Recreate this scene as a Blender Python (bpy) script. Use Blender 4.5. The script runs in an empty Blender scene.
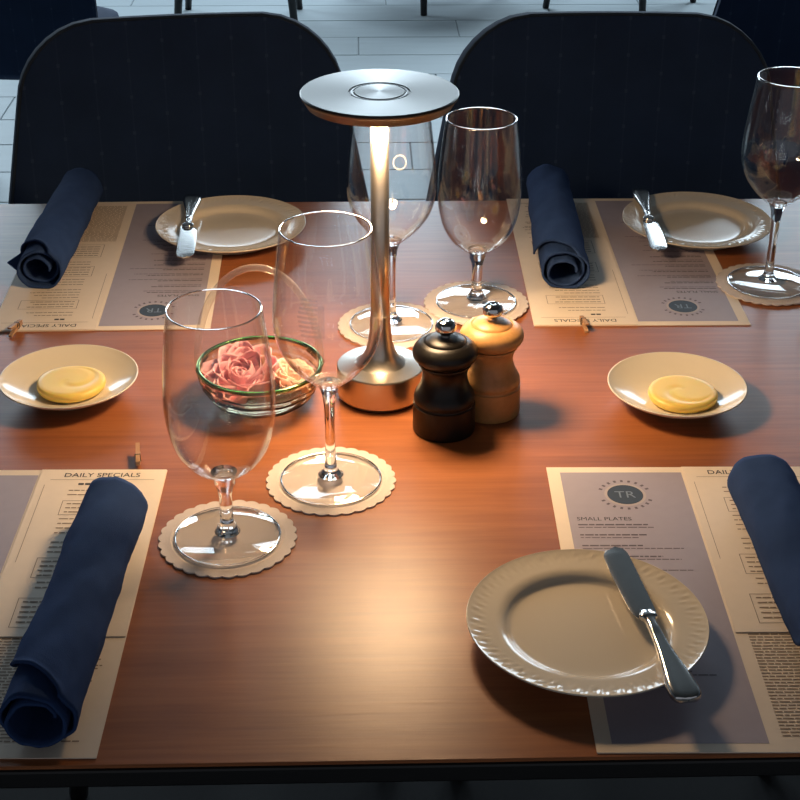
import bpy, bmesh, math, random
from mathutils import Vector, Matrix, noise as mnoise
random.seed(11)
PI = math.pi
scn = bpy.context.scene
COL = scn.collection
T = 0.75                                   # table top height, floor at 0

# ------------------------------------------------------------------ camera
F, PITCH, ROLL, YAW, CH = 1503.25, 0.50076, 0.003638, 0.028885, 0.651865 + T
cam = bpy.data.cameras.new('camera'); cam.sensor_width = 36; cam.lens = 36 * F / 800
cam.clip_start = 0.01; cam.clip_end = 60
camo = bpy.data.objects.new('camera', cam); COL.objects.link(camo)
fw = Vector((math.sin(YAW) * math.cos(PITCH), math.cos(YAW) * math.cos(PITCH), -math.sin(PITCH)))
rt = fw.cross(Vector((0, 0, 1))).normalized(); up = rt.cross(fw)
r2 = rt * math.cos(ROLL) + up * math.sin(ROLL); u2 = up * math.cos(ROLL) - rt * math.sin(ROLL)
camo.matrix_world = Matrix.Translation((0, 0, CH)) @ Matrix((r2, u2, -fw)).transposed().to_4x4()
scn.camera = camo

# ------------------------------------------------------------------ world, daylight, exposure
w = bpy.data.worlds.new('world'); scn.world = w; w.use_nodes = True
bg = w.node_tree.nodes['Background']; bg.inputs[0].default_value = (0.86, 0.90, 1.0, 1); bg.inputs[1].default_value = 0.20
scn.view_settings.view_transform = 'Standard'; scn.view_settings.look = 'None'
scn.view_settings.exposure = 0.40; scn.view_settings.gamma = 1.0; scn.view_settings.use_curve_mapping = False
scn.cycles.use_denoising = True
scn.cycles.transparent_max_bounces = 32; scn.cycles.max_bounces = 12; scn.cycles.transmission_bounces = 12
scn.cycles.sample_clamp_indirect = 6.0; scn.cycles.blur_glossy = 0.5
DAY = 66.0
for i, x in enumerate((-2.3, 0.0, 2.3)):                      # daylight entering the three windows of the back wall
    l = bpy.data.lights.new('window_daylight', 'AREA'); l.shape = 'RECTANGLE'; l.size = 1.6; l.size_y = 1.8
    l.energy = DAY; l.color = (0.70, 0.87, 1.0)
    o = bpy.data.objects.new('window_daylight', l); COL.objects.link(o)
    o.location = (x, 6.52, 1.75); o.rotation_euler = (-PI / 2, 0, 0)
LAMP = 88.0                                                   # emission of the lamp's own LED ring

# ------------------------------------------------------------------ material helpers
MATS = {}
def mat(name, col, rough=0.5, metal=0.0, spec=0.5, noise=0.0, nscale=40.0, bump=0.0, bscale=200.0, coat=0.0, sheen=0.0, sss=0.0, aniso=0.0, stretch=(1, 1, 1)):
    m = bpy.data.materials.new(name); m.use_nodes = True; nt = m.node_tree; N = nt.nodes; L = nt.links
    b = N['Principled BSDF']; I = b.inputs
    I['Base Color'].default_value = (*col, 1); I['Roughness'].default_value = rough; I['Metallic'].default_value = metal
    I['Specular IOR Level'].default_value = spec; I['Coat Weight'].default_value = coat; I['Coat Roughness'].default_value = 0.15
    I['Sheen Weight'].default_value = sheen
    if sss: I['Subsurface Weight'].default_value = sss; I['Subsurface Scale'].default_value = 0.004
    tc = N.new('ShaderNodeTexCoord'); mp = N.new('ShaderNodeMapping'); mp.inputs['Scale'].default_value = stretch
    L.new(tc.outputs['Object'], mp.inputs['Vector'])
    nz = N.new('ShaderNodeTexNoise'); nz.inputs['Scale'].default_value = nscale; nz.inputs['Detail'].default_value = 4
    L.new(mp.outputs[0], nz.inputs['Vector'])
    mx = N.new('ShaderNodeMixRGB'); k = noise
    mx.inputs[1].default_value = (*[c * (1 - k) for c in col], 1); mx.inputs[2].default_value = (*[min(1, c * (1 + k)) for c in col], 1)
    L.new(nz.outputs['Fac'], mx.inputs[0]); L.new(mx.outputs[0], I['Base Color'])
    if bump:
        n2 = N.new('ShaderNodeTexNoise'); n2.inputs['Scale'].default_value = bscale; L.new(mp.outputs[0], n2.inputs['Vector'])
        bp = N.new('ShaderNodeBump'); bp.inputs['Strength'].default_value = bump; bp.inputs['Distance'].default_value = 0.001
        L.new(n2.outputs['Fac'], bp.inputs['Height']); L.new(bp.outputs[0], I['Normal'])
    if aniso:
        I['Anisotropic'].default_value = aniso
        tg = N.new('ShaderNodeTangent'); tg.direction_type = 'RADIAL'; tg.axis = 'Z'; L.new(tg.outputs[0], I['Tangent'])
    MATS[name] = m
    return m
def wood_mat(name, dark, light, rough, sx=1.6, sy=30.0):
    m = mat(name, light, rough); nt = m.node_tree; N = nt.nodes; L = nt.links; b = N['Principled BSDF']
    tc = N.new('ShaderNodeTexCoord'); mp = N.new('ShaderNodeMapping'); mp.inputs['Scale'].default_value = (sx, sy, sy)
    L.new(tc.outputs['Object'], mp.inputs['Vector'])
    n1 = N.new('ShaderNodeTexNoise'); n1.inputs['Scale'].default_value = 2.2; n1.inputs['Detail'].default_value = 8; n1.inputs['Roughness'].default_value = 0.62; n1.inputs['Distortion'].default_value = 0.5
    n2 = N.new('ShaderNodeTexNoise'); n2.inputs['Scale'].default_value = 9.0; n2.inputs['Detail'].default_value = 4
    L.new(mp.outputs[0], n1.inputs['Vector']); L.new(mp.outputs[0], n2.inputs['Vector'])
    ad = N.new('ShaderNodeMixRGB'); ad.inputs[0].default_value = 0.35; L.new(n1.outputs['Fac'], ad.inputs[1]); L.new(n2.outputs['Fac'], ad.inputs[2])
    rp = N.new('ShaderNodeValToRGB'); rp.color_ramp.elements[0].position = 0.32; rp.color_ramp.elements[1].position = 0.68
    rp.color_ramp.elements[0].color = (*dark, 1); rp.color_ramp.elements[1].color = (*light, 1)
    L.new(ad.outputs[0], rp.inputs[0]); L.new(rp.outputs[0], b.inputs['Base Color'])
    bp = N.new('ShaderNodeBump'); bp.inputs['Strength'].default_value = 0.08; bp.inputs['Distance'].default_value = 0.001
    L.new(n2.outputs['Fac'], bp.inputs['Height']); L.new(bp.outputs[0], b.inputs['Normal'])
    return m
def glass_mat(name, col=(1, 1, 1), rough=0.0, ior=1.5):
    m = bpy.data.materials.new(name); m.use_nodes = True; N = m.node_tree.nodes; L = m.node_tree.links
    for n in list(N):
        if n.type == 'BSDF_PRINCIPLED': N.remove(n)
    g = N.new('ShaderNodeBsdfGlass'); g.inputs['Color'].default_value = (*col, 1); g.inputs['Roughness'].default_value = rough; g.inputs['IOR'].default_value = ior
    L.new(g.outputs[0], N['Material Output'].inputs[0]); MATS[name] = m; return m
def thin_glass_mat(name, col=(1, 1, 1), frost=0.0, f0=0.055):
    # thin walled glass: passes light straight through, Schlick reflection on every wall
    m = bpy.data.materials.new(name); m.use_nodes = True; N = m.node_tree.nodes; L = m.node_tree.links
    for n in list(N):
        if n.type == 'BSDF_PRINCIPLED': N.remove(n)
    lw = N.new('ShaderNodeLayerWeight'); lw.inputs['Blend'].default_value = 0.5
    pw = N.new('ShaderNodeMath'); pw.operation = 'POWER'; pw.inputs[1].default_value = 3.2; L.new(lw.outputs['Facing'], pw.inputs[0])
    ma = N.new('ShaderNodeMath'); ma.operation = 'MULTIPLY_ADD'; ma.inputs[1].default_value = 0.9; ma.inputs[2].default_value = f0; L.new(pw.outputs[0], ma.inputs[0])
    ma.use_clamp = True
    t = N.new('ShaderNodeBsdfTransparent'); t.inputs['Color'].default_value = (*col, 1)
    g = N.new('ShaderNodeBsdfGlossy'); g.inputs['Roughness'].default_value = 0.015
    mx = N.new('ShaderNodeMixShader'); L.new(ma.outputs[0], mx.inputs[0]); L.new(t.outputs[0], mx.inputs[1]); L.new(g.outputs[0], mx.inputs[2])
    out = mx
    if frost:
        d = N.new('ShaderNodeBsdfDiffuse'); d.inputs['Color'].default_value = (0.9, 0.9, 0.9, 1)
        m2 = N.new('ShaderNodeMixShader'); m2.inputs[0].default_value = frost; L.new(mx.outputs[0], m2.inputs[1]); L.new(d.outputs[0], m2.inputs[2]); out = m2
    L.new(out.outputs[0], N['Material Output'].inputs[0]); MATS[name] = m; return m
def emit_mat(name, col, s):
    m = bpy.data.materials.new(name); m.use_nodes = True; N = m.node_tree.nodes
    b = N['Principled BSDF']; b.inputs['Emission Color'].default_value = (*col, 1); b.inputs['Emission Strength'].default_value = s
    b.inputs['Base Color'].default_value = (0.8, 0.8, 0.8, 1); MATS[name] = m; return m

wood_mat('table_wood', (0.245, 0.074, 0.023), (0.400, 0.137, 0.044), 0.35)
wood_mat('mill_wood', (0.44, 0.22, 0.07), (0.56, 0.30, 0.11), 0.38, 30, 30)
wood_mat('pin_wood', (0.40, 0.22, 0.11), (0.52, 0.31, 0.17), 0.6, 200, 20)
mat('black_edge', (0.006, 0.006, 0.006), 0.5, noise=0.2)
mat('black_metal', (0.012, 0.012, 0.013), 0.42, noise=0.2)
mat('dark_wood_black', (0.007, 0.0055, 0.0045), 0.36, spec=0.35, noise=0.4, nscale=60, bump=0.05)
mat('porcelain', (0.70, 0.62, 0.50), 0.13, spec=0.5, noise=0.02, nscale=20)
mat('porcelain_white', (0.76, 0.69, 0.57), 0.16, noise=0.02, nscale=20)
mat('butter', (0.86, 0.64, 0.15), 0.42, noise=0.05, nscale=60, sss=0.25, bump=0.05, bscale=90)
mat('steel', (0.62, 0.61, 0.60), 0.14, 1.0, noise=0.06, nscale=90)
mat('brushed', (0.56, 0.51, 0.45), 0.30, 1.0, noise=0.05, nscale=30, stretch=(1, 1, 14))
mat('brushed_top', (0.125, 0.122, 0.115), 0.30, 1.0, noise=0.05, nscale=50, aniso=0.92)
mat('dark_ring', (0.02, 0.02, 0.02), 0.3, 0.6, noise=0.1)
mat('chrome', (0.70, 0.69, 0.68), 0.08, 1.0, noise=0.03)
mat('coaster_paper', (0.68, 0.60, 0.56), 0.85, noise=0.05, nscale=300, bump=0.25, bscale=900)
mat('menu_paper', (0.84, 0.72, 0.59), 0.7, noise=0.04, nscale=90, bump=0.06, bscale=500)
mat('specials_paper', (0.86, 0.74, 0.61), 0.7, noise=0.04, nscale=90, bump=0.06, bscale=500)
mat('lilac_print', (0.37, 0.325, 0.385), 0.6, noise=0.05, nscale=90)
mat('ink', (0.035, 0.030, 0.032), 0.7, noise=0.1)
mat('ink_faint', (0.28, 0.20, 0.14), 0.8, noise=0.1)
mat('ink_lilac', (0.13, 0.105, 0.13), 0.8, noise=0.1)
mat('ink_navy', (0.02, 0.03, 0.05), 0.6, noise=0.1)
mat('ink_pale', (0.16, 0.20, 0.26), 0.6, noise=0.05)
mat('ink_ring', (0.46, 0.40, 0.40), 0.6, noise=0.05)
mat('napkin_cloth', (0.028, 0.058, 0.155), 0.92, spec=0.08, noise=0.25, nscale=35, bump=0.35, bscale=1400)
mat('petal_pink', (0.84, 0.42, 0.47), 0.55, noise=0.30, nscale=28, sss=0.15)
mat('petal_pale', (0.82, 0.60, 0.50), 0.55, noise=0.2, nscale=28, sss=0.15)
mat('leaf', (0.05, 0.10, 0.025), 0.5, noise=0.3)
mat('floor_plank', (0.42, 0.475, 0.50), 0.48, spec=0.22, noise=0.10, nscale=5, stretch=(1, 6, 1), bump=0.05)
mat('floor_base', (0.22, 0.25, 0.265), 0.7, noise=0.1, nscale=4)
mat('wall_paint', (0.12, 0.125, 0.135), 0.8, noise=0.05, nscale=6)
mat('ceiling_paint', (0.06, 0.058, 0.055), 0.85, noise=0.04, nscale=5)
mat('window_frame', (0.03, 0.03, 0.035), 0.4, noise=0.1)
mat('sheet_dark', (0.022, 0.022, 0.023), 0.95, noise=0.2, nscale=200)  # near-black colour of the added sheet under the table
mat('piping', (0.030, 0.042, 0.062), 0.8, spec=0.2, noise=0.2)
glass_mat('crystal'); glass_mat('green_glass', (0.42, 0.62, 0.30)); glass_mat('bowl_glass', (0.97, 0.96, 0.90))
thin_glass_mat('thin_glass'); thin_glass_mat('pane_glass', (0.95, 0.97, 0.97)); thin_glass_mat('etched', (1, 1, 1), 0.22)
thin_glass_mat('handle_glass', (0.97, 0.95, 0.92), 0.10, 0.07)
emit_mat('led', (1.0, 0.67, 0.37), LAMP)
def stripe_fabric():
    m = mat('chair_fabric', (0.022, 0.041, 0.088), 0.9, spec=0.15, noise=0.25, nscale=14, sheen=0.04)
    N = m.node_tree.nodes; L = m.node_tree.links; b = N['Principled BSDF']
    old = b.inputs['Base Color'].links[0].from_socket
    tc = N.new('ShaderNodeTexCoord'); sp = N.new('ShaderNodeSeparateXYZ'); L.new(tc.outputs['Object'], sp.inputs[0])
    def M(op, a, bb=None):
        n = N.new('ShaderNodeMath'); n.operation = op
        for i, v in enumerate((a, bb)):
            if v is None: continue
            if isinstance(v, (int, float)): n.inputs[i].default_value = v
            else: L.new(v, n.inputs[i])
        return n.outputs[0]
    u = M('DIVIDE', sp.outputs[0], 0.045); fu = M('FRACT', u); du = M('ABSOLUTE', M('SUBTRACT', fu, 0.5))
    st = M('LESS_THAN', du, 0.018)
    v = M('ADD', M('DIVIDE', sp.outputs[2], 0.048), M('MULTIPLY', M('FLOOR', u), 0.5)); dv = M('ABSOLUTE', M('SUBTRACT', M('FRACT', v), 0.5))
    dot = M('MULTIPLY', M('LESS_THAN', du, 0.045), M('LESS_THAN', dv, 0.05))
    fac = M('MAXIMUM', M('MULTIPLY', st, 0.10), M('MULTIPLY', dot, 0.26))
    mx = N.new('ShaderNodeMixRGB'); L.new(fac, mx.inputs[0]); L.new(old, mx.inputs[1]); mx.inputs[2].default_value = (0.10, 0.14, 0.22, 1)
    L.new(mx.outputs[0], b.inputs['Base Color'])
stripe_fabric()

# ------------------------------------------------------------------ object helpers
def link(name, me, m, parent=None, loc=(0, 0, 0), rot=(0, 0, 0), smooth=True):
    if m and not me.materials: me.materials.append(MATS[m])
    if smooth:
        for p in me.polygons: p.use_smooth = True
    o = bpy.data.objects.new(name, me); COL.objects.link(o); o.location = loc; o.rotation_euler = rot
    if parent: o.parent = parent
    return o
def pyd(name, V, Fc):
    me = bpy.data.meshes.new(name); me.from_pydata([tuple(v) for v in V], [], Fc); me.update(); return me
def thing(name, label, cat, loc=(0, 0, 0), rz=0.0, group=None):
    o = bpy.data.objects.new(name, None); COL.objects.link(o); o.empty_display_size = 0.02
    o.location = loc; o.rotation_euler = (0, 0, rz); return tag(o, label, cat, group)
def tag(o, label, cat, group=None):
    o['label'] = label; o['category'] = cat
    if group: o['group'] = group
    return o
def struct(o): o['kind'] = 'structure'; return o
def spline(P, n):                                            # Catmull-Rom through 2D points
    out = []
    for i in range(len(P) - 1):
        p0 = P[max(i - 1, 0)]; p1 = P[i]; p2 = P[i + 1]; p3 = P[min(i + 2, len(P) - 1)]
        for k in range(n):
            t = k / n
            out.append(tuple(0.5 * (2 * b + (c - a) * t + (2 * a - 5 * b + 4 * c - d) * t * t + (3 * b - a - 3 * c + d) * t ** 3) for a, b, c, d in zip(p0, p1, p2, p3)))
    out.append(tuple(P[-1])); return out
def lathe(prof, seg=64, fn=None):
    V = []; Fc = []; rows = []
    for (r, z) in prof:
        if r < 1e-6: rows.append([len(V)]); V.append((0, 0, z))
        else:
            rows.append(list(range(len(V), len(V) + seg)))
            for k in range(seg):
                a = 2 * PI * k / seg; rr, zz = (r, z) if fn is None else fn(r, z, a)
                V.append((rr * math.cos(a), rr * math.sin(a), zz))
    for A, B in zip(rows, rows[1:]):
        for k in range(seg):
            k2 = (k + 1) % seg
            if len(A) == 1 and len(B) == 1: continue
            if len(A) == 1: Fc.append((A[0], B[k2], B[k]))
            elif len(B) == 1: Fc.append((A[k], A[k2], B[0]))
            else: Fc.append((A[k], A[k2], B[k2], B[k]))
    me = pyd('lathe', V, Fc)
    bm = bmesh.new(); bm.from_mesh(me); bmesh.ops.recalc_face_normals(bm, faces=bm.faces); bm.to_mesh(me); bm.free(); return me
def sharp(me, deg=35):
    for p in me.polygons: p.use_smooth = True
    try: me.set_sharp_from_angle(angle=math.radians(deg))
    except Exception: pass
    return me
def box(cx, cy, cz, sx, sy, sz, bev=0.0, seg=2):
    bm = bmesh.new(); bmesh.ops.create_cube(bm, size=1)
    for v in bm.verts: v.co = Vector((cx + v.co.x * sx, cy + v.co.y * sy, cz + v.co.z * sz))
    if bev: bmesh.ops.bevel(bm, geom=list(bm.edges), offset=bev, segments=seg, affect='EDGES', profile=0.5)
    me = bpy.data.meshes.new('box'); bm.to_mesh(me); bm.free(); return me
def tube(P, R, seg=10, closed=False, flat=None):
    # sweep a circle (or ellipse: flat = (side, up) radii) along points; R number or list
    n = len(P); P = [Vector(p) for p in P]; V = []; Fc = []; prev = None
    for i in range(n):
        if closed: t = (P[(i + 1) % n] - P[i - 1]).normalized()
        else: t = (P[min(i + 1, n - 1)] - P[max(i - 1, 0)]).normalized()
        a = prev if prev else (Vector((0, 0, 1)) if abs(t.z) < 0.9 else Vector((0, 1, 0)))
        s = t.cross(a).normalized(); nn = s.cross(t).normalized(); prev = nn
        r = R[i] if isinstance(R, (list, tuple)) else R
        ra, rb = (r * flat[0], r * flat[1]) if flat else (r, r)
        for k in range(seg):
            q = 2 * PI * k / seg; V.append(P[i] + s * ra * math.cos(q) + nn * rb * math.sin(q))
    for i in range(n if closed else n - 1):
        j = (i + 1) % n
        for k in range(seg):
            k2 = (k + 1) % seg; Fc.append((i * seg + k, i * seg + k2, j * seg + k2, j * seg + k))
    if not closed: Fc.append(tuple(range(seg))[::-1]); Fc.append(tuple((n - 1) * seg + k for k in range(seg)))
    return pyd('tube', V, Fc)
def quads(L, z):
    # flat printed marks: list of (x0, y0, x1, y1)
    V = []; Fc = []
    for (a, b, c, d) in L:
        k = len(V); V += [(a, b, z), (c, b, z), (c, d, z), (a, d, z)]; Fc.append((k, k + 1, k + 2, k + 3))
    return pyd('print', V, Fc)
def text_mesh(s, width, z, cx, cy, bold=0.0):
    c = bpy.data.curves.new('txt', 'FONT'); c.body = s; c.align_x = 'CENTER'; c.align_y = 'CENTER'; c.size = 1; c.offset = bold; c.resolution_u = 3
    o = bpy.data.objects.new('txt', c); COL.objects.link(o)
    bpy.context.view_layer.update()
    me = bpy.data.meshes.new_from_object(o.evaluated_get(bpy.context.evaluated_depsgraph_get()))
    bpy.data.objects.remove(o); bpy.data.curves.remove(c)
    xs = [v.co.x for v in me.vertices]; ys = [v.co.y for v in me.vertices]; s = width / (max(xs) - min(xs)); mx = (max(xs) + min(xs)) / 2; my = (max(ys) + min(ys)) / 2
    for v in me.vertices: v.co = Vector(((v.co.x - mx) * s + cx, (v.co.y - my) * s + cy, z))
    me.materials.clear(); return me
def copy_tree(o, parent=None):
    c = o.copy(); COL.objects.link(c); c.parent = parent
    for ch in list(o.children): copy_tree(ch, c)
    return c

# ------------------------------------------------------------------ the room
fl = struct(link('floor', box(0, 2.4, -0.053, 8.2, 9.2, 0.1), 'floor_base', smooth=False))
pw_, pl_ = 0.222, 0.95
plank = box(0, 0, 0, pl_ - 0.0035, pw_ - 0.0035, 0.006, 0.0015, 1)
for r in range(24):
    for c in range(-3, 4):
        x = c * pl_ + (r * 0.37 % 1.0) * pl_ + 0.2; y = 1.3 + r * pw_
        link('plank', plank, 'floor_plank', fl, (x, y, 0.0005 - 0.003 + random.uniform(0, 0.0006)), smooth=False)
struct(link('ceiling', box(0, 2.4, 3.05, 8.2, 9.2, 0.1), 'ceiling_paint', smooth=False))
struct(link('wall_left', box(-4.05, 2.4, 1.5, 0.1, 9.2, 3.0), 'wall_paint', smooth=False))
struct(link('wall_right', box(4.05, 2.4, 1.5, 0.1, 9.2, 3.0), 'wall_paint', smooth=False))
wb = []
for (x0, x1, z0, z1) in ((-4, 4, 0, 0.75), (-4, 4, 2.75, 3.0), (-4, -3.2, 0.75, 2.75), (-1.4, -0.9, 0.75, 2.75), (0.9, 1.4, 0.75, 2.75), (3.2, 4, 0.75, 2.75)):
    wb.append((x0, x1, z0, z1))
V = []; Fc = []
for (x0, x1, z0, z1) in wb:
    k = len(V); V += [(x, y, z) for x in (x0, x1) for y in (6.6, 6.8) for z in (z0, z1)]
    Fc += [(k, k + 1, k + 3, k + 2), (k + 4, k + 6, k + 7, k + 5), (k, k + 4, k + 5, k + 1), (k + 2, k + 3, k + 7, k + 6), (k, k + 2, k + 6, k + 4), (k + 1, k + 5, k + 7, k + 3)]
struct(link('wall_back', pyd('wall', V, Fc), 'wall_paint', smooth=False))
for i, x in enumerate((-2.3, 0.0, 2.3)):
    wn = bpy.data.objects.new('window_%d' % (i + 1), None); COL.objects.link(wn); wn.location = (x, 6.7, 1.75); struct(wn)
    for (cx, cz, sx, sz) in ((-0.87, 0, 0.06, 2.0), (0.87, 0, 0.06, 2.0), (0, -0.97, 1.68, 0.06), (0, 0.97, 1.68, 0.06), (0, 0, 0.04, 1.88)):
        link('window_frame', box(cx, 0, cz, sx, 0.08, sz, 0.004, 1), 'window_frame', wn, smooth=False)
    for sx in (-1, 1): link('pane', box(sx * 0.43, 0, 0, 0.82, 0.008, 1.88), 'pane_glass', wn, smooth=False)

# ------------------------------------------------------------------ the table
YN, YF = 0.7179, 1.6849
tb = thing('dining_table', 'long brown wooden dining table with black edge, laid for a meal', 'table', (0, (YN + YF) / 2, 0))
D_ = YF - YN
link('tabletop', box(0, 0, T - 0.0015, 1.70, D_ - 0.002, 0.003, 0.0008, 1), 'table_wood', tb, smooth=False)
link('edge_band', box(0, 0, T - 0.0105, 1.70, D_, 0.0145, 0.002, 2), 'black_edge', tb, smooth=False)
for sx in (-1, 1):
    for sy in (-1, 1):
        link('leg', box(sx * 0.78, sy * 0.40, 0.0068 + (T - 0.0248) / 2, 0.06, 0.06, T - 0.0248, 0.004, 1), 'black_metal', tb, smooth=False)
Z = T                                                        # table surface

dark_sheet = link('dark_sheet', box(0, 1.2, 0.004, 2.3, 2.0, 0.005, 0.002, 1), 'sheet_dark', smooth=False)  # sheet added to darken the floor seen below the near table edge
tag(dark_sheet, 'added dark sheet on the floor, darkening the view under the table', 'dark_sheet')
# ------------------------------------------------------------------ chairs
def chair_back_mesh():
    nu, nv = 26, 22; H0, H1 = 0.40, 0.893; V = []; Fc = []
    def halfw(z):
        base = 0.247 - 0.050 * max(0, (z - 0.60) / 0.27); rc = 0.085
        if z > H1 - rc:
            q = (z - (H1 - rc)) / rc; return base - rc * (1 - math.sqrt(max(0, 1 - q * q)))
        return base
    for j in range(nv + 1):
        s = j / nv; z = H0 + (H1 - H0) * (1 - (1 - s) ** 1.6) - (1e-5 if j == nv else 0); hw = halfw(z)
        for i in range(nu + 1):
            u = -1 + 2 * i / nu; x = u * hw
            y = 0.03 * (z - 0.45) / 0.45 - 0.55 * x * x
            V.append((x, y, z))
    for j in range(nv):
        for i in range(nu):
            a = j * (nu + 1) + i; Fc.append((a, a + 1, a + nu + 2, a + nu + 1))
    edge = [V[j * (nu + 1)] for j in range(nv + 1)] + V[nv * (nu + 1) + 1:] + [V[j * (nu + 1) + nu] for j in range(nv - 1, -1, -1)]
    return pyd('chair_back', V, Fc), edge
def make_chair():
    # faces -y (towards the table)
    root = thing('dining_chair', '', 'chair')
    me, edge = chair_back_mesh()
    b = link('backrest', me, 'chair_fabric', root)
    so = b.modifiers.new('s', 'SOLIDIFY'); so.thickness = 0.024; so.offset = -1
    bv = b.modifiers.new('b', 'BEVEL'); bv.width = 0.009; bv.segments = 3; bv.limit_method = 'ANGLE'; bv.angle_limit = math.radians(50)
    link('piping', tube(edge, 0.0022, 8), 'piping', b)
    V = []; Fc = []; n = 40; prof = [(0.0, 0.455), (0.85, 0.455), (0.97, 0.445), (1.0, 0.42), (0.98, 0.39), (0.9, 0.375), (0, 0.375)]
    def sup(r, z, a):
        c, s = math.cos(a), math.sin(a); k = (abs(c) ** 4 + abs(s) ** 4) ** (-0.25); return r * 0.225 * k, z
    link('seat', lathe(prof, 48, sup), 'chair_fabric', root, (0, -0.225, 0))
    for sx in (-1, 1):
        for sy in (-1, 1):
            link('leg', tube([(sx * 0.17, -0.225 + sy * 0.16, 0.385), (sx * 0.205, -0.225 + sy * 0.20, 0.002)], [0.018, 0.012], 10), 'black_metal', root)
    return root
ch0 = make_chair()
CG = 'navy upholstered dining chairs'
# (x, y of backrest, rotation, label): a rotation of pi shows the rear of the backrest
spots = [(-0.230, 1.93, 0.14, 'navy chair with rounded back behind the rolled napkin, left of the lamp when facing the windows'),
         (0.335, 1.935, -0.02, 'navy chair with rounded back behind the stemless-handled pepper mills and the wine glass'),
         (-0.84, 3.42, PI - 0.1, ''), (0.84, 2.62, PI + 0.12, ''),
         (-0.42, 5.60, 0.0, ''), (0.10, 5.92, 0.75, ''), (0.80, 5.75, 0.92, '')]
labels = ['navy upholstered chair at the laid table, behind the napkin with its tip sticking out',
          'navy upholstered chair at the laid table, behind the plate by the corner wine glass',
          'navy chair turned away, on pale planks behind the chair with the pointed napkin',
          'navy chair turned away, standing close behind the chair by the corner wine glass',
          'distant navy chair showing only dark legs, behind the chair with the pointed napkin',
          'distant navy chair showing only dark legs, turned aslant in the middle of the pale floor',
          'distant navy chair showing only dark legs, behind the chair by the corner wine glass']
for i, (x, y, rz, _) in enumerate(spots):
    o = ch0 if i == 0 else copy_tree(ch0)
    o.location = (x, y, 0.007 if i < 2 else 0.001); o.rotation_euler.z = rz; o['label'] = labels[i]; o['group'] = CG

# ------------------------------------------------------------------ menus, specials sheets, clothespins
MW, MH = 0.216, 0.347
def word_rows(x0, x1, y_top, y_bot, pitch, h, fill=1.0, ragged=0.3):
    out = []; y = y_top
    while y - h > y_bot:
        x = x0; end = x1 - random.random() * ragged * (x1 - x0)
        if random.random() < fill:
            while x < end:
                wd = random.uniform(0.0025, 0.008); out.append((x, y - h, min(x + wd, end), y)); x += wd + 0.0009
        y -= pitch
    return out
def paper(wd, ht, th, curl=0.0):
    nx, ny = 8, 14; V = []; Fc = []
    for j in range(ny + 1):
        for i in range(nx + 1): V.append((wd * i / nx, ht * j / ny, th))
    n = len(V); V += [(x, y, 0) for (x, y, z) in V]
    for j in range(ny):
        for i in range(nx):
            a = j * (nx + 1) + i; q = (a, a + 1, a + nx + 2, a + nx + 1); Fc.append(q); Fc.append(tuple(n + k for k in q[::-1]))
    ring = list(range(nx + 1)) + [j * (nx + 1) + nx for j in range(1, ny + 1)] + [ny * (nx + 1) + i for i in range(nx - 1, -1, -1)] + [j * (nx + 1) for j in range(ny - 1, 0, -1)]
    for a, b in zip(ring, ring[1:] + ring[:1]): Fc.append((a, n + a, n + b, b))
    return pyd('paper', V, Fc)
def disc(cx, cy, r, z, n=48, r0=0.0):
    V = []; Fc = []
    for k in range(n):
        a = 2 * PI * k / n; V.append((cx + r * math.cos(a), cy + r * math.sin(a), z))
    if r0:
        for k in range(n):
            a = 2 * PI * k / n; V.append((cx + r0 * math.cos(a), cy + r0 * math.sin(a), z))
        Fc = [(k, (k + 1) % n, n + (k + 1) % n, n + k) for k in range(n)]
    else: Fc = [tuple(range(n))]
    return pyd('disc', V, Fc)
def make_menu():
    m = thing('menu', '', 'menu'); z = 0.0008
    sh = link('sheet', paper(MW, MH, z), 'menu_paper', m, smooth=False)
    link('lilac_panel', quads([(0.0105, 0.008, 0.111, MH - 0.0085)], z + 0.0001), 'lilac_print', m, smooth=False)
    cx, cy = 0.060, MH - 0.043
    em = link('emblem', disc(cx, cy, 0.0145, z + 0.0003), 'ink_navy', m, smooth=False)
    link('emblem_ring', disc(cx, cy, 0.0168, z + 0.0002, r0=0.0), 'ink_ring', em, smooth=False)
    link('monogram', text_mesh('TR', 0.0165, z + 0.0004, cx, cy), 'ink_pale', em, smooth=False)
    V = []; Fc = []                                          # worn lettering around the emblem, only specks remain readable
    for k in range(22):
        a = PI * 0.05 + k * 2 * PI / 22
        if k % 11 in (0, 10): continue
        c, s = math.cos(a), math.sin(a); n = len(V)
        for (dr, dt) in ((0.0192, -0.0011), (0.0192, 0.0011), (0.0222, 0.0011), (0.0222, -0.0011)):
            V.append((cx + dr * c - dt * s, cy + dr * s + dt * c, z + 0.0002))
        Fc.append((n, n + 1, n + 2, n + 3))
    link('emblem_lettering', pyd('ringtext', V, Fc), 'ink_lilac', em, smooth=False)
    link('heading', text_mesh('SMALL PLATES', 0.043, z + 0.0002, 0.0385, MH - 0.0785, 0.0), 'ink', m, smooth=False)
    q = []; y = MH - 0.086
    for blk in range(15):
        q += word_rows(0.017, 0.017 + random.uniform(0.04, 0.06), y, y - 0.0023, 0.01, 0.0017, 1, 0)
        q += word_rows(0.017, 0.100, y - 0.0042, y - 0.0060, 0.004, 0.0010, 1, 0.5); y -= random.uniform(0.0125, 0.0150)
        if y < 0.03: break
    link('printed_lines', quads(q, z + 0.0002), 'ink_lilac', m, smooth=False)
    q = word_rows(0.121, 0.205, 0.128, 0.012, 0.0033, 0.0012, 1, 0.25)
    q += [(0.113, 0.1315, 0.212, 0.1321)]
    link('printed_lines', quads(q, z + 0.0002), 'ink_faint', m, smooth=False)
    return m
SW, SH = 0.103, 0.224
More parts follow.
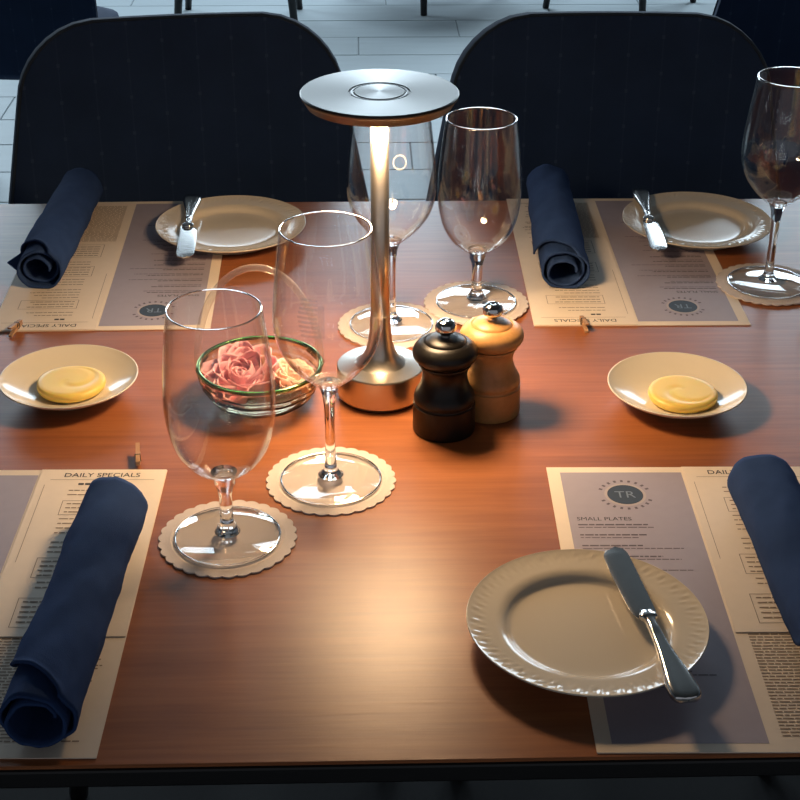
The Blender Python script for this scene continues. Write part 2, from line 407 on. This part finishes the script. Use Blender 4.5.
def make_specials():
    s = thing('specials_sheet', '', 'paper'); z = 0.0005
    link('sheet', paper(SW, SH, z), 'specials_paper', s, smooth=False)
    link('heading', text_mesh('DAILY SPECIALS', 0.062, z + 0.0002, SW / 2, SH - 0.0090, 0.004), 'ink', s, smooth=False)
    q = [(0.010, SH - 0.0165, SW - 0.008, SH - 0.0160)]
    link('rule', quads(q, z + 0.0002), 'ink_faint', s, smooth=False)
    q = []
    def frame(x0, y0, x1, y1, t=0.0005): q.extend([(x0, y0, x1, y0 + t), (x0, y1 - t, x1, y1), (x0, y0, x0 + t, y1), (x1 - t, y0, x1, y1)])
    for (x0, y0, x1, y1) in ((0.026, 0.155, 0.085, 0.176), (0.022, 0.070, 0.084, 0.096), (0.019, 0.010, 0.086, 0.045)):
        frame(x0, y0, x1, y1); q.extend(word_rows(x0 + 0.004, x1 - 0.004, y1 - 0.004, y0 + 0.002, 0.0060, 0.0014, 1, 0.2))
    for (yt, yb) in ((0.150, 0.100), (0.065, 0.048), (0.192, 0.180)):
        q.extend(word_rows(0.028, 0.080, yt, yb, 0.0065, 0.0012, 0.9, 0.4))
    q.append((0.0065, 0.09, 0.0069, 0.20))
    link('printed_lines', quads(q, z + 0.0002), 'ink_faint', s, smooth=False)
    link('printed_date', quads([(0.034, SH - 0.0245, 0.0385, SH - 0.0215), (0.0395, SH - 0.0245, 0.044, SH - 0.0215)], z + 0.0002), 'ink', s, smooth=False)
    return s
def make_pin():
    p = thing('clothespin', '', 'clothespin')                # lies along y, jaws towards -y, 26 mm
    def half(s):
        V = []; Fc = []; pr = [(-0.0125, 0.0004, 0.0020), (-0.0085, 0.0006, 0.0031), (-0.0040, 0.0004, 0.0034), (0.0010, 0.0004, 0.0036), (0.0130, 0.0034, 0.0052)]
        for (y, a, b) in pr:
            for (x, z) in ((-0.0017, a), (0.0017, a), (0.0017, b), (-0.0017, b)): V.append((x, y, z * s))
        for i in range(len(pr) - 1):
            for k in range(4): Fc.append((i * 4 + k, i * 4 + (k + 1) % 4, i * 4 + 4 + (k + 1) % 4, i * 4 + 4 + k))
        Fc += [(3, 2, 1, 0), (16, 17, 18, 19)]
        me = pyd('jaw', V, Fc); bm = bmesh.new(); bm.from_mesh(me); bmesh.ops.recalc_face_normals(bm, faces=bm.faces); bm.to_mesh(me); bm.free(); return me
    for s in (-1, 1): link('jaw', half(s), 'pin_wood', p, (0, 0, 0.0052), smooth=False)
    P = [(-0.0022 + 0.0044 * k / 40, -0.003 + 0.0022 * math.cos(k * 0.9), 0.0052 + 0.0036 * math.sin(k * 0.9)) for k in range(41)]
    link('spring', tube(P, 0.00045, 6), 'black_metal', p)
    return p
menu0 = make_menu(); spec0 = make_specials(); pin0 = make_pin()
places = [('right', 0.1462, 0.7225, -0.020), ('left', -0.1690 - MW, 0.7295, -0.020), ('farright', 0.3910, 1.3375 + MH, PI - 0.010), ('farleft', -0.1530, 1.3400 + MH, PI + 0.012)]
mlab = ['cream and lilac menu lying under the plate whose knife handle overhangs the rim',
        'cream and lilac menu beside the water glass, with no plate on it',
        'cream and lilac menu whose lilac panel touches the scalloped coaster at the corner wine glass',
        'cream and lilac menu under the napkin with its tip sticking out, near the butter dish']
slab = ['daily specials sheet of cream paper half covered by the napkin beside the plate with knife',
        'daily specials sheet of cream paper with its whole heading readable beside a water glass',
        'daily specials sheet of cream paper under the napkin beside the wooden pepper mill',
        'daily specials sheet of cream paper under the napkin with its tip sticking out']
for i, (nm, x, y, rz) in enumerate(places):
    m = menu0 if i == 0 else copy_tree(menu0); s = spec0 if i == 0 else copy_tree(spec0)
    c, sn = math.cos(rz), math.sin(rz)
    m.location = (x, y, Z + 0.0001); m.rotation_euler.z = rz; m['label'] = mlab[i]; m['group'] = 'menus on the table'
    ox, oy = 0.1125, MH - SH - 0.0005
    s.location = (x + c * ox - sn * oy, y + sn * ox + c * oy, Z + 0.0012); s.rotation_euler.z = rz; s['label'] = slab[i]; s['group'] = 'daily specials sheets'
pins = [(-0.1880, 1.0880, Z + 0.0003, 0.12, 'small wooden clothespin standing out beyond the readable specials heading'),
        (0.2205, 1.3360, Z + 0.0003, PI + 0.1, 'small wooden clothespin on the menu edge beside the wooden pepper mill'),
        (-0.3390, 1.3380, Z + 0.0003, PI - 0.25, 'small wooden clothespin on the menu edge above the butter dish'),
        (0.4490, 1.3330, Z + 0.0003, -PI / 2 + 0.15, 'small wooden clothespin on bare wood beside the coaster of the corner wine glass')]
for i, (x, y, z, rz, lb) in enumerate(pins):
    p = pin0 if i == 0 else copy_tree(pin0); p.location = (x, y, z); p.rotation_euler.z = rz; p['label'] = lb; p['group'] = 'small clothespins'

# ------------------------------------------------------------------ scalloped coasters
def coaster_mesh(R=0.0535, n=30):
    seg = n * 8; V = []; Fc = []; th = 0.0013
    rad = lambda a: R - 0.0022 * (1 - abs(math.sin(n * a / 2)) ** 0.8)
    rings = [(0.0, th), (0.80, th), (0.815, th + 0.0003), (0.835, th + 0.0003), (0.85, th), (1.0, th), (1.0, 0)]
    V.append((0, 0, th))
    for (f, z) in rings[1:]:
        for k in range(seg):
            a = 2 * PI * k / seg; r = rad(a) * f if f > 0.9 else R * f; V.append((r * math.cos(a), r * math.sin(a), z))
    for k in range(seg): Fc.append((0, 1 + k, 1 + (k + 1) % seg))
    for j in range(len(rings) - 2):
        for k in range(seg): Fc.append((1 + j * seg + k, 1 + (j + 1) * seg + k, 1 + (j + 1) * seg + (k + 1) % seg, 1 + j * seg + (k + 1) % seg))
    Fc.append(tuple(1 + (len(rings) - 2) * seg + k for k in range(seg))[::-1])
    return sharp(pyd('coaster', V, Fc), 50)
cm = coaster_mesh()
gl = [('water', -0.1045, 0.9705, 'water glass beside the readable specials sheet'),
      ('wine', -0.0260, 1.0530, 'wine glass with etched bars, beside the flower basket'),
      ('wine', 0.0300, 1.3440, 'wine glass standing right behind the table lamp'),
      ('water', 0.1175, 1.3910, 'water glass standing behind the wooden pepper mill'),
      ('wine', 0.4270, 1.4330, 'wine glass standing at the table corner beside a plate')]
for (k, x, y, lb) in gl:
    o = link('coaster', cm, 'coaster_paper', None, (x, y, Z + (0.0012 if x > 0.4 else 0.0018 if x > 0.1 else 0.0002)), (0, 0, random.random()), smooth=False)
    tag(o, 'scalloped paper coaster under the ' + lb, 'coaster', 'scalloped coasters')

# ------------------------------------------------------------------ stemware
def glass_parts(outer, th, zb, stem, rf, zrim):
    # outer: bowl profile bottom to rim
    O = spline(outer, 8); I = []
    for i, (r, z) in enumerate(O):
        a = O[max(i - 1, 0)]; b = O[min(i + 1, len(O) - 1)]; tx, tz = b[0] - a[0], b[1] - a[1]; l = math.hypot(tx, tz) or 1
        I.append((r - tz / l * th, z + tx / l * th))
    I = [(max(r, 0.0), max(z, zb)) for r, z in I if r > 0.003]
    prof = [p for p in O] + I[::-1] + [(0.0, zb)]
    return lathe([(0.0, O[0][1])] + prof, 72)
def make_glass(kind):
    g = thing(kind + '_glass', '', 'glass')
    if kind == 'wine':
        ob = [(0.0075, 0.0870), (0.0150, 0.0930), (0.0260, 0.1035), (0.0370, 0.1195), (0.0422, 0.1380), (0.0424, 0.1560), (0.0398, 0.1840), (0.0352, 0.2210)]
        zb = 0.0925; rf = 0.0415; zk = 0.088; rs = 0.0043; zr = 0.2210; rr = 0.0346
        st = [(0.0, zk + 0.0035), (0.0095, zk + 0.0025), (0.0085, zk), (0.0058, zk - 0.008), (rs, zk - 0.020), (rs - 0.0004, 0.045), (rs, 0.022), (0.0052, 0.0125), (0.0072, 0.0080), (0.0105, 0.0055), (0.0, 0.0047)]
    else:
        ob = [(0.0075, 0.0560), (0.0150, 0.0595), (0.0255, 0.0680), (0.0345, 0.0820), (0.0395, 0.1000), (0.0411, 0.1200), (0.0400, 0.1450), (0.0372, 0.1720), (0.0343, 0.1940)]
        zb = 0.0605; rf = 0.0410; zk = 0.0565; rs = 0.0050; zr = 0.1940; rr = 0.0337
        st = [(0.0, zk + 0.0035), (0.0100, zk + 0.0025), (0.0090, zk), (0.0080, zk - 0.004), (0.0082, zk - 0.007), (0.0062, zk - 0.012), (rs, zk - 0.018), (rs, 0.022), (0.0052, 0.0145), (0.0072, 0.0112), (0.0076, 0.0090), (0.0100, 0.0055), (0.0, 0.0047)]
    link('bowl', glass_parts(ob, 0.0011, zb, None, rf, zr), 'thin_glass', g)
    link('rim', tube([(rr * math.cos(k * PI / 36), rr * math.sin(k * PI / 36), zr) for k in range(72)], 0.00062, 8, True), 'crystal', g)
    link('stem', lathe(st, 40), 'crystal', g)
    ft = [(0, 0.0046), (0.014, 0.0044), (0.026, 0.0028), (rf - 0.0015, 0.0020), (rf, 0.0012), (rf - 0.001, 0.0003), (0.0, 0.0003)]
    f = link('foot', lathe(ft, 72), 'thin_glass', g)
    link('foot_rim', tube([((rf - 0.0006) * math.cos(k * PI / 36), (rf - 0.0006) * math.sin(k * PI / 36), 0.0013) for k in range(72)], 0.0009, 8, True), 'crystal', f)
    return g
proto = {k: make_glass(k) for k in ('wine', 'water')}; seen = set(); made = []
for (k, x, y, lb) in gl:
    o = proto[k] if k not in seen else copy_tree(proto[k]); seen.add(k)
    o.location = (x, y, Z + (0.0026 if x > 0.4 else 0.0032 if x > 0.1 else 0.0016)); o.rotation_euler.z = 0
    o['label'] = 'clear ' + lb; o['group'] = 'stemware'; made.append(o)
def bowl_r(z, ob):
    for (a, b) in zip(ob, ob[1:]):
        if a[1] <= z <= b[1]: return a[0] + (b[0] - a[0]) * (z - a[1]) / (b[1] - a[1])
WP = spline([(0.0075, 0.0870), (0.0150, 0.0930), (0.0260, 0.1035), (0.0370, 0.1195), (0.0422, 0.1380), (0.0424, 0.1560), (0.0398, 0.1840), (0.0352, 0.2210)], 8)
def etch(patches, glass, name):
    V = []; Fc = []
    for (a0, a1, z0, z1) in patches:                          # angles and heights on the bowl
        n = 8; k0 = len(V)
        for i in range(n + 1):
            a = a0 + (a1 - a0) * i / n
            for z in (z0, z1):
                r = bowl_r(z, WP) + 0.00015; V.append((r * math.cos(a), r * math.sin(a), z))
        for i in range(n): Fc.append((k0 + 2 * i, k0 + 2 * i + 2, k0 + 2 * i + 3, k0 + 2 * i + 1))
    link(name, pyd(name, V, Fc), 'etched', glass)
bars = [(-2.12 + 0.02 * abs(k - 4), -1.72, 0.1500 + k * 0.0036, 0.1520 + k * 0.0036) for k in range(9)]
etch(bars + [(-1.72, -1.60, 0.150, 0.176)], made[1], 'etched_emblem')
ring = []
for k in range(28):
    a = k * 2 * PI / 28; ring.append((-1.42 + 0.15 * math.cos(a), -1.42 + 0.15 * math.cos(a) + 0.035, 0.182 + 0.0065 * math.sin(a), 0.1836 + 0.0065 * math.sin(a)))
etch(ring, made[2], 'etched_emblem')

# ------------------------------------------------------------------ plates and dishes
def plate_mesh(R=0.084):
    prof = spline([(0.0, 0.0062), (0.035, 0.0062), (0.0500, 0.0066), (0.0545, 0.0080), (0.0580, 0.0112), (0.0625, 0.0132), (0.0690, 0.0140), (0.0760, 0.0148), (0.0815, 0.0160), (0.0836, 0.0168)], 5)
    und = [(0.0840, 0.0161), (0.0830, 0.0149), (0.075, 0.0122), (0.064, 0.0086), (0.056, 0.0040), (0.0545, 0.0004), (0.0515, 0.0004), (0.050, 0.0030), (0.0, 0.0030)]
    def fn(r, z, a):
        if 0.070 < r < 0.0835 and z > 0.0138:
            q = math.sin((r - 0.070) / 0.0135 * PI); s = math.sin(a * 72 + (r - 0.070) * 330 + 0.5 * math.sin(7 * a))
            z += 0.00030 * q * s * (0.55 + 0.45 * math.sin(36 * a - (r - 0.070) * 500))
        return r, z
    return lathe(prof + und, 432, fn)
pm = plate_mesh()
PL = [(0.1549, 0.8407, 'cream porcelain bread plate with embossed rim and a knife handle overhanging it'),
      (0.3805, 1.5786, 'cream porcelain bread plate with embossed rim beside the wine glass at the table corner'),
      (-0.1445, 1.5767, 'cream bread plate with embossed rim behind the flower basket, knife blade hanging over it')]
for (x, y, lb) in PL: tag(link('bread_plate', pm, 'porcelain', None, (x, y, Z + 0.0010)), lb, 'plate', 'bread plates')
dprof = spline([(0.0, 0.0052), (0.020, 0.0053), (0.034, 0.0066), (0.046, 0.0105), (0.056, 0.0155), (0.0612, 0.0190)], 5) + [(0.0620, 0.0188), (0.0618, 0.0178), (0.055, 0.0128), (0.043, 0.0062), (0.034, 0.0028), (0.033, 0.0003), (0.030, 0.0003), (0.029, 0.0022), (0.0, 0.0022)]
dm = lathe(dprof, 96)
DS = [(-0.2643, 1.2092, 'beside the flower basket and the menu with no plate', 0.3), (0.2826, 1.1823, 'beside the wooden pepper mill', 2.1)]
dlab = ['small cream butter dish standing below the clothespinned menu under the pointed napkin', 'small cream butter dish standing on bare wood beside the pepper mills']
blab = ['round yellow butter pat with swirled top in the dish below the pointed napkin', 'round yellow butter pat in the dish beside the pepper mills']
def butter_mesh(ph):
    prof = [(0.0, 0.0085), (0.008, 0.0085), (0.016, 0.0085), (0.022, 0.0086), (0.026, 0.0086), (0.0290, 0.0080), (0.0305, 0.0066), (0.0308, 0.0040), (0.0298, 0.0012), (0.0280, 0.0), (0.0, 0.0)]
    P = []
    for a, b in zip(prof, prof[1:]):
        for k in range(3): P.append((a[0] + (b[0] - a[0]) * k / 3, a[1] + (b[1] - a[1]) * k / 3))
    P.append(prof[-1])
    def fn(r, z, a):
        if z > 0.007:
            s = r / 0.031 * 5.5 - (a + ph); q = (s % (2 * PI)) / (2 * PI); z -= 0.0007 * math.exp(-((q - 0.5) / 0.09) ** 2) * min(1, r / 0.01) * (1 if r < 0.025 else 0.2)
        return r * (1 + 0.012 * math.sin(3 * a + ph)), z
    return lathe(P, 72, fn)
for i, (x, y, lb, ph) in enumerate(DS):
    tag(link('butter_dish', dm, 'porcelain_white', None, (x, y, Z + 0.0002)), dlab[i], 'dish', 'butter dishes')
    o = link('butter_pat', butter_mesh(ph), 'butter', None, (x + (0.002, 0.004)[i], y - (0.004, 0.008)[i], Z + 0.0077)); tag(o, blab[i], 'butter', 'butter pats')

# ------------------------------------------------------------------ knives
def make_knife():
    k = thing('butter_knife', '', 'knife')                    # along y, tip towards +y, length .178, lies on z = 0
    V = []; Fc = []; n = 26
    for i in range(n + 1):
        t = i / n; y = 0.004 + 0.088 * t
        wl = 0.0092 + 0.0024 * math.sin(t * PI * 0.75)        # cutting side bulges
        wr = 0.0074
        if t > 0.86: q = (t - 0.86) / 0.14; e = math.sqrt(max(0, 1 - q * q)); wl *= e; wr *= e
        if t < 0.10: q = 1 - t / 0.10; wl *= 1 - 0.45 * q * q; wr *= 1 - 0.25 * q * q
        V += [(-wl, y, 0.0012), (-wl * 0.72, y, 0.0021), (wr, y, 0.0023), (wr, y, 0.0003), (-wl, y, 0.0006)]
    for i in range(n):
        for j in range(5): a = i * 5 + j; b = i * 5 + (j + 1) % 5; Fc.append((a, b, b + 5, a + 5))
    Fc += [(4, 3, 2, 1, 0), tuple(n * 5 + j for j in range(5))]
    me = pyd('blade', V, Fc); bm = bmesh.new(); bm.from_mesh(me); bmesh.ops.recalc_face_normals(bm, faces=bm.faces); bm.to_mesh(me); bm.free()
    link('blade', sharp(me, 25), 'steel', k)
    P = []; prof = [(0.010, 0.0044, 0.0022), (0.006, 0.0064, 0.0030), (0.003, 0.0064, 0.0033), (0.000, 0.0040, 0.0030), (-0.012, 0.0042, 0.0032), (-0.030, 0.0052, 0.0036), (-0.050, 0.0078, 0.0042), (-0.066, 0.0102, 0.0047), (-0.076, 0.0108, 0.0048), (-0.0820, 0.0096, 0.0044), (-0.0848, 0.0062, 0.0032), (-0.0855, 0.0004, 0.0004)]
    prof = spline(prof, 4); seg = 20; V = []; Fc = []
    for (y, a, b) in prof:
        for j in range(seg):
            q = 2 * PI * j / seg; c, s = math.cos(q), math.sin(q)
            sx = abs(c) ** 0.8 * (1 if c >= 0 else -1); sz = abs(s) ** 0.8 * (1 if s >= 0 else -1)
            dip = 1 - (0.22 * max(0, 1 - (abs(c) / 0.62) ** 4) if y < -0.012 else 0)    # a raised border around a sunk panel
            V.append((a * sx, y, 0.0030 + b * sz * dip))
    for i in range(len(prof) - 1):
        for j in range(seg): a = i * seg + j; b = i * seg + (j + 1) % seg; Fc.append((a, b, b + seg, a + seg))
    Fc += [tuple(range(seg))]
    me = pyd('handle', V, Fc); bm = bmesh.new(); bm.from_mesh(me); bmesh.ops.recalc_face_normals(bm, faces=bm.faces); bm.to_mesh(me); bm.free()
    link('handle', me, 'steel', k); return k
kn = make_knife()
def place_knife(first, tip, end, lb):
    o = kn if first else copy_tree(kn); tip = Vector(tip); end = Vector(end); d = tip - end
    rz = math.atan2(-d.x, d.y); c = end + d.normalized() * 0.0855
    o.location = (c.x, c.y, Z + 0.0010 + 0.0172); o.rotation_euler = (0, 0, rz); o['label'] = lb; o['group'] = 'butter knives'
place_knife(True, (0.1872, 0.9190), (0.2073, 0.7468), 'steel butter knife whose handle overhangs the plate rim towards the table edge')
place_knife(False, (0.3190, 1.4880), (0.3295, 1.6600), 'steel butter knife across the plate beside the corner wine glass')
place_knife(False, (-0.1886, 1.4880), (-0.1938, 1.6500), 'steel butter knife lying across the plate behind the flower basket')

# ------------------------------------------------------------------ rolled napkins
def napkin_mesh(L, R=0.0280, seed=0.0, turns=2.8, skew=0.007):
    nt, ns = 56, 120; V = []; Fc = []
    for i in range(nt + 1):
        t = i / nt; y = L * (0.5 - t)                         # t = 1: open end
        q = min(1, max(0, (t - 0.74) / 0.26)); q = q * q * (3 - 2 * q)
        end = 5.12 * PI - 0.80 * PI * q + 0.10 * math.sin(3 * t + seed)
        Rt = R * (0.94 + 0.06 * t + 0.025 * math.sin(5 * t + seed))
        for j in range(ns + 1):
            s = j / ns; a = end * s
            r = Rt * (0.42 + 0.58 * (a / (turns * 2 * PI)) ** 0.7)
            c, sn = math.cos(a), math.sin(a)
            nv = Vector((c * 1.3 + seed * 3, t * 5.5 + 0.8 * c, sn * 1.3))
            r *= 1 + 0.085 * mnoise.noise(nv) + 0.030 * mnoise.noise(nv * 3.1)
            if a > end - 0.25 and s > 0.5: r += 0.0012 * (1 - (end - a) / 0.25)
            x = r * c; z = r * sn * 0.88
            yy = y + skew * (x / R) * -max(0, 1 - t / 0.25) + 0.005 * math.sin(a * 0.5 + seed) * max(0, (t - 0.9) / 0.1)
            if z < -0.62 * R: z = -0.62 * R + (z + 0.62 * R) * 0.30
            V.append((x, yy, z))
    for i in range(nt):
        for j in range(ns): a = i * (ns + 1) + j; Fc.append((a, a + 1, a + ns + 2, a + ns + 1))
    zm = min(v[2] for v in V)
    return pyd('napkin', [(x, y, z - zm + 0.0012) for (x, y, z) in V], Fc)
NK = [((0.3190, 1.0130), (0.3190, 0.7480), 1.0, 'rolled dark blue napkin beside the plate whose knife handle overhangs the rim'),
      ((-0.1895, 0.9900), (-0.2075, 0.7360), 2.3, 'rolled dark blue napkin on the menu with no plate, beside a water glass'),
      ((0.2245, 1.6850), (0.2110, 1.4250), 3.9, 'rolled dark blue napkin between a water glass and the plate by the corner wine glass'),
      ((-0.3255, 1.6850), (-0.3330, 1.4400), 5.2, 'rolled dark blue napkin with a pointed tip sticking out at its open end')]
for i, (a, b, sd, lb) in enumerate(NK):
    a = Vector(a); b = Vector(b); d = a - b
    n = link('rolled_napkin', napkin_mesh(d.length, seed=sd), 'napkin_cloth', None, ((a.x + b.x) / 2, (a.y + b.y) / 2, Z + 0.0022), (0, 0, math.atan2(-d.x, d.y)))
    so = n.modifiers.new('s', 'SOLIDIFY'); so.thickness = 0.0022; so.offset = 0
    tag(n, lb, 'napkin', 'rolled blue napkins')
    if i == 3:                                                # the corner that sticks out of the roll
        V = [(-0.022, -0.085, 0.022), (-0.022, -0.118, 0.014), (-0.036, -0.108, 0.020), (-0.022, -0.085, 0.0255), (-0.022, -0.118, 0.0175), (-0.036, -0.108, 0.0215)]
        link('napkin_corner', pyd('corner', V, [(0, 1, 2), (5, 4, 3), (0, 3, 4, 1), (1, 4, 5, 2), (2, 5, 3, 0)]), 'napkin_cloth', n, smooth=False)

# ------------------------------------------------------------------ table lamp
LX, LY = 0.017, 1.202
lp = thing('table_lamp', 'brushed metal table lamp with flat round head and lit underside', 'lamp', (LX, LY, Z))
link('base', sharp(lathe([(0, 0.0012), (0.0365, 0.0012), (0.0380, 0.0025), (0.0392, 0.0045), (0.0392, 0.0300), (0.0384, 0.0311), (0.0300, 0.0318), (0.0230, 0.0330), (0.0175, 0.0372), (0.0138, 0.0440), (0.0112, 0.0530), (0.0096, 0.0650), (0.0088, 0.080), (0.0, 0.080)], 96), 25), 'brushed', lp)
link('base_pad', lathe([(0, 0.0), (0.036, 0.0), (0.036, 0.0014), (0, 0.0014)], 48), 'black_metal', lp)
link('stem', lathe([(0, 0.078), (0.0086, 0.078), (0.0080, 0.130), (0.0078, 0.2725), (0, 0.2725)], 40), 'brushed', lp)
hd = link('head', sharp(lathe([(0, 0.2712), (0.0580, 0.2712), (0.0600, 0.2717), (0.0634, 0.2774), (0.0640, 0.2782), (0.0650, 0.2792), (0.0654, 0.2804), (0.0654, 0.2814), (0.0644, 0.2823), (0.0255, 0.2823), (0.0250, 0.2813), (0.0210, 0.2813), (0.0206, 0.2823), (0.0, 0.2825)], 128), 30), 'brushed_top', lp)
link('button_ring', lathe([(0.0208, 0.2806), (0.0252, 0.2806), (0.0250, 0.2819), (0.0212, 0.2819), (0.0208, 0.2806)], 64), 'dark_ring', hd)
link('led_ring', lathe([(0.014, 0.2698), (0.050, 0.2698), (0.050, 0.2711), (0.014, 0.2711), (0.014, 0.2698)], 64), 'led', lp)

# ------------------------------------------------------------------ pepper and salt mills
def make_mill(name, lb, m, x, y, sc=1.0):
    g = thing(name, lb, 'mill', (x, y, Z)); g.scale = (sc, sc, sc)
    body = spline([(0.0250, 0.0), (0.0262, 0.0015), (0.0262, 0.0120), (0.0260, 0.0255)], 3) + spline([(0.0250, 0.0262), (0.0247, 0.0275), (0.0256, 0.0300), (0.0246, 0.0345), (0.0212, 0.0410), (0.0190, 0.0480), (0.0188, 0.0540), (0.0205, 0.0595), (0.0222, 0.0620)], 4)
    link('body', sharp(lathe([(0, 0)] + body + [(0.0222, 0.0632), (0.0, 0.0632)], 64), 30), m, g)
    head = spline([(0.0212, 0.0636), (0.0232, 0.0650), (0.0262, 0.0685), (0.0270, 0.0725), (0.0255, 0.0768), (0.0215, 0.0806), (0.0180, 0.0822)], 4)
    link('head', sharp(lathe([(0, 0.0636)] + head + [(0.0172, 0.0816), (0.0166, 0.0826), (0.0150, 0.0840), (0.0090, 0.0862), (0.0, 0.0868)], 64), 40), m, g)
    kn_ = spline([(0.0045, 0.0860), (0.0045, 0.0895), (0.0080, 0.0915), (0.0088, 0.0950), (0.0078, 0.0985), (0.0055, 0.1005), (0.0030, 0.1010), (0.0, 0.1000)], 4)
    link('knob', lathe([(0, 0.0860)] + kn_, 32), 'chrome', g)
    return g
make_mill('pepper_mill', 'squat black pepper mill with chrome knob beside the table lamp', 'dark_wood_black', 0.0712, 1.139, 1.035)
make_mill('salt_mill', 'squat light wooden mill with chrome knob next to the black mill', 'mill_wood', 0.1135, 1.171, 1.035)

# ------------------------------------------------------------------ flower basket
BX, BY = -0.0905, 1.190
bk = thing('glass_basket', 'clear glass basket with green rim and arched handle holding pink flowers', 'basket', (BX, BY, Z))
bo = spline([(0.0280, 0.0004), (0.0400, 0.0050), (0.0490, 0.0150), (0.0530, 0.0260), (0.0555, 0.0370)], 5)
bi = spline([(0.0530, 0.0370), (0.0502, 0.0265), (0.0455, 0.0165), (0.0370, 0.0085), (0.0, 0.0060)], 5)
def ripple(r, z, a): return r * (1 + 0.018 * math.sin(z * 1050) * min(1, r / 0.03) + 0.012 * math.sin(10 * a)), z
bw = link('bowl', lathe([(0, 0.0004)] + bo + bi, 80, ripple), 'bowl_glass', bk)
link('rim', tube([(0.0545 * math.cos(k * PI / 40), 0.0545 * math.sin(k * PI / 40), 0.0378) for k in range(80)], 0.0019, 8, True), 'green_glass', bw)
link('handle', tube([(0.0545 * math.cos(a), 0.0, 0.0385 + 0.0930 * math.sin(a)) for a in [k * PI / 40 for k in range(41)]], 0.0022, 10, False, (1.5, 0.6)), 'handle_glass', bk)
def petal_mesh(wd, ht, cup):
    n = 7; V = []; Fc = []
    for j in range(n + 1):
        v = j / n
        for i in range(n + 1):
            u = -1 + 2 * i / n; x = u * wd * math.sin(PI * (0.10 + 0.80 * v) ** 0.75) ** 0.8
            V.append((x, cup * (1.6 * (x / wd) ** 2 * wd) - cup * 0.35 * ht * math.sin(PI * v) + 0.0045 * max(0, v - 0.7) * -6 * (v - 0.7) + 0.0008 * math.sin(9 * u + 7 * v), v * ht))
    for j in range(n):
        for i in range(n): a = j * (n + 1) + i; Fc.append((a, a + 1, a + n + 2, a + n + 1))
    return pyd('petal', V, Fc)
def make_flower(lb, m, x, y, z, S, tilt, seed):
    f = thing('flower', lb, 'flower', (x, y, z), 0, 'pink flowers in the basket'); f.rotation_euler = (tilt[0], tilt[1], 0)
    rnd = random.Random(seed); meshes = [petal_mesh(0.014 * S * s, 0.026 * S * s, 0.75) for s in (0.62, 0.8, 1.0, 1.15)]
    for me in meshes:
        for p in me.polygons: p.use_smooth = True
    idx = 0
    for ri, (cnt, rad, tlt) in enumerate(((4, 0.002, -0.15), (6, 0.005, 0.12), (8, 0.008, 0.50), (9, 0.010, 0.78))):
        for k in range(cnt):
            a = 2 * PI * (k + 0.5 * (ri % 2)) / cnt + rnd.uniform(-0.2, 0.2) + ri * 0.4
            o = link('petal', meshes[ri], m, f, (rad * S * math.sin(a), -rad * S * math.cos(a), 0.002 - 0.0012 * ri))
            o.rotation_euler = (tlt + rnd.uniform(-0.13, 0.13), rnd.uniform(-0.15, 0.15), a)
            o.modifiers.new('s', 'SOLIDIFY').thickness = 0.0006
    link('calyx', lathe([(0, -0.006), (0.006 * S, -0.004), (0.009 * S, 0.001), (0.0, 0.004)], 12), 'leaf', f)
    return f
make_flower('large pink rose filling most of the glass basket', 'petal_pink', BX - 0.015, BY - 0.002, Z + 0.018, 1.10, (0.30, -0.10), 3)
make_flower('small pale pink bloom squeezed beside the large rose in the glass basket', 'petal_pale', BX + 0.029, BY + 0.004, Z + 0.017, 0.68, (0.15, 0.25), 5)
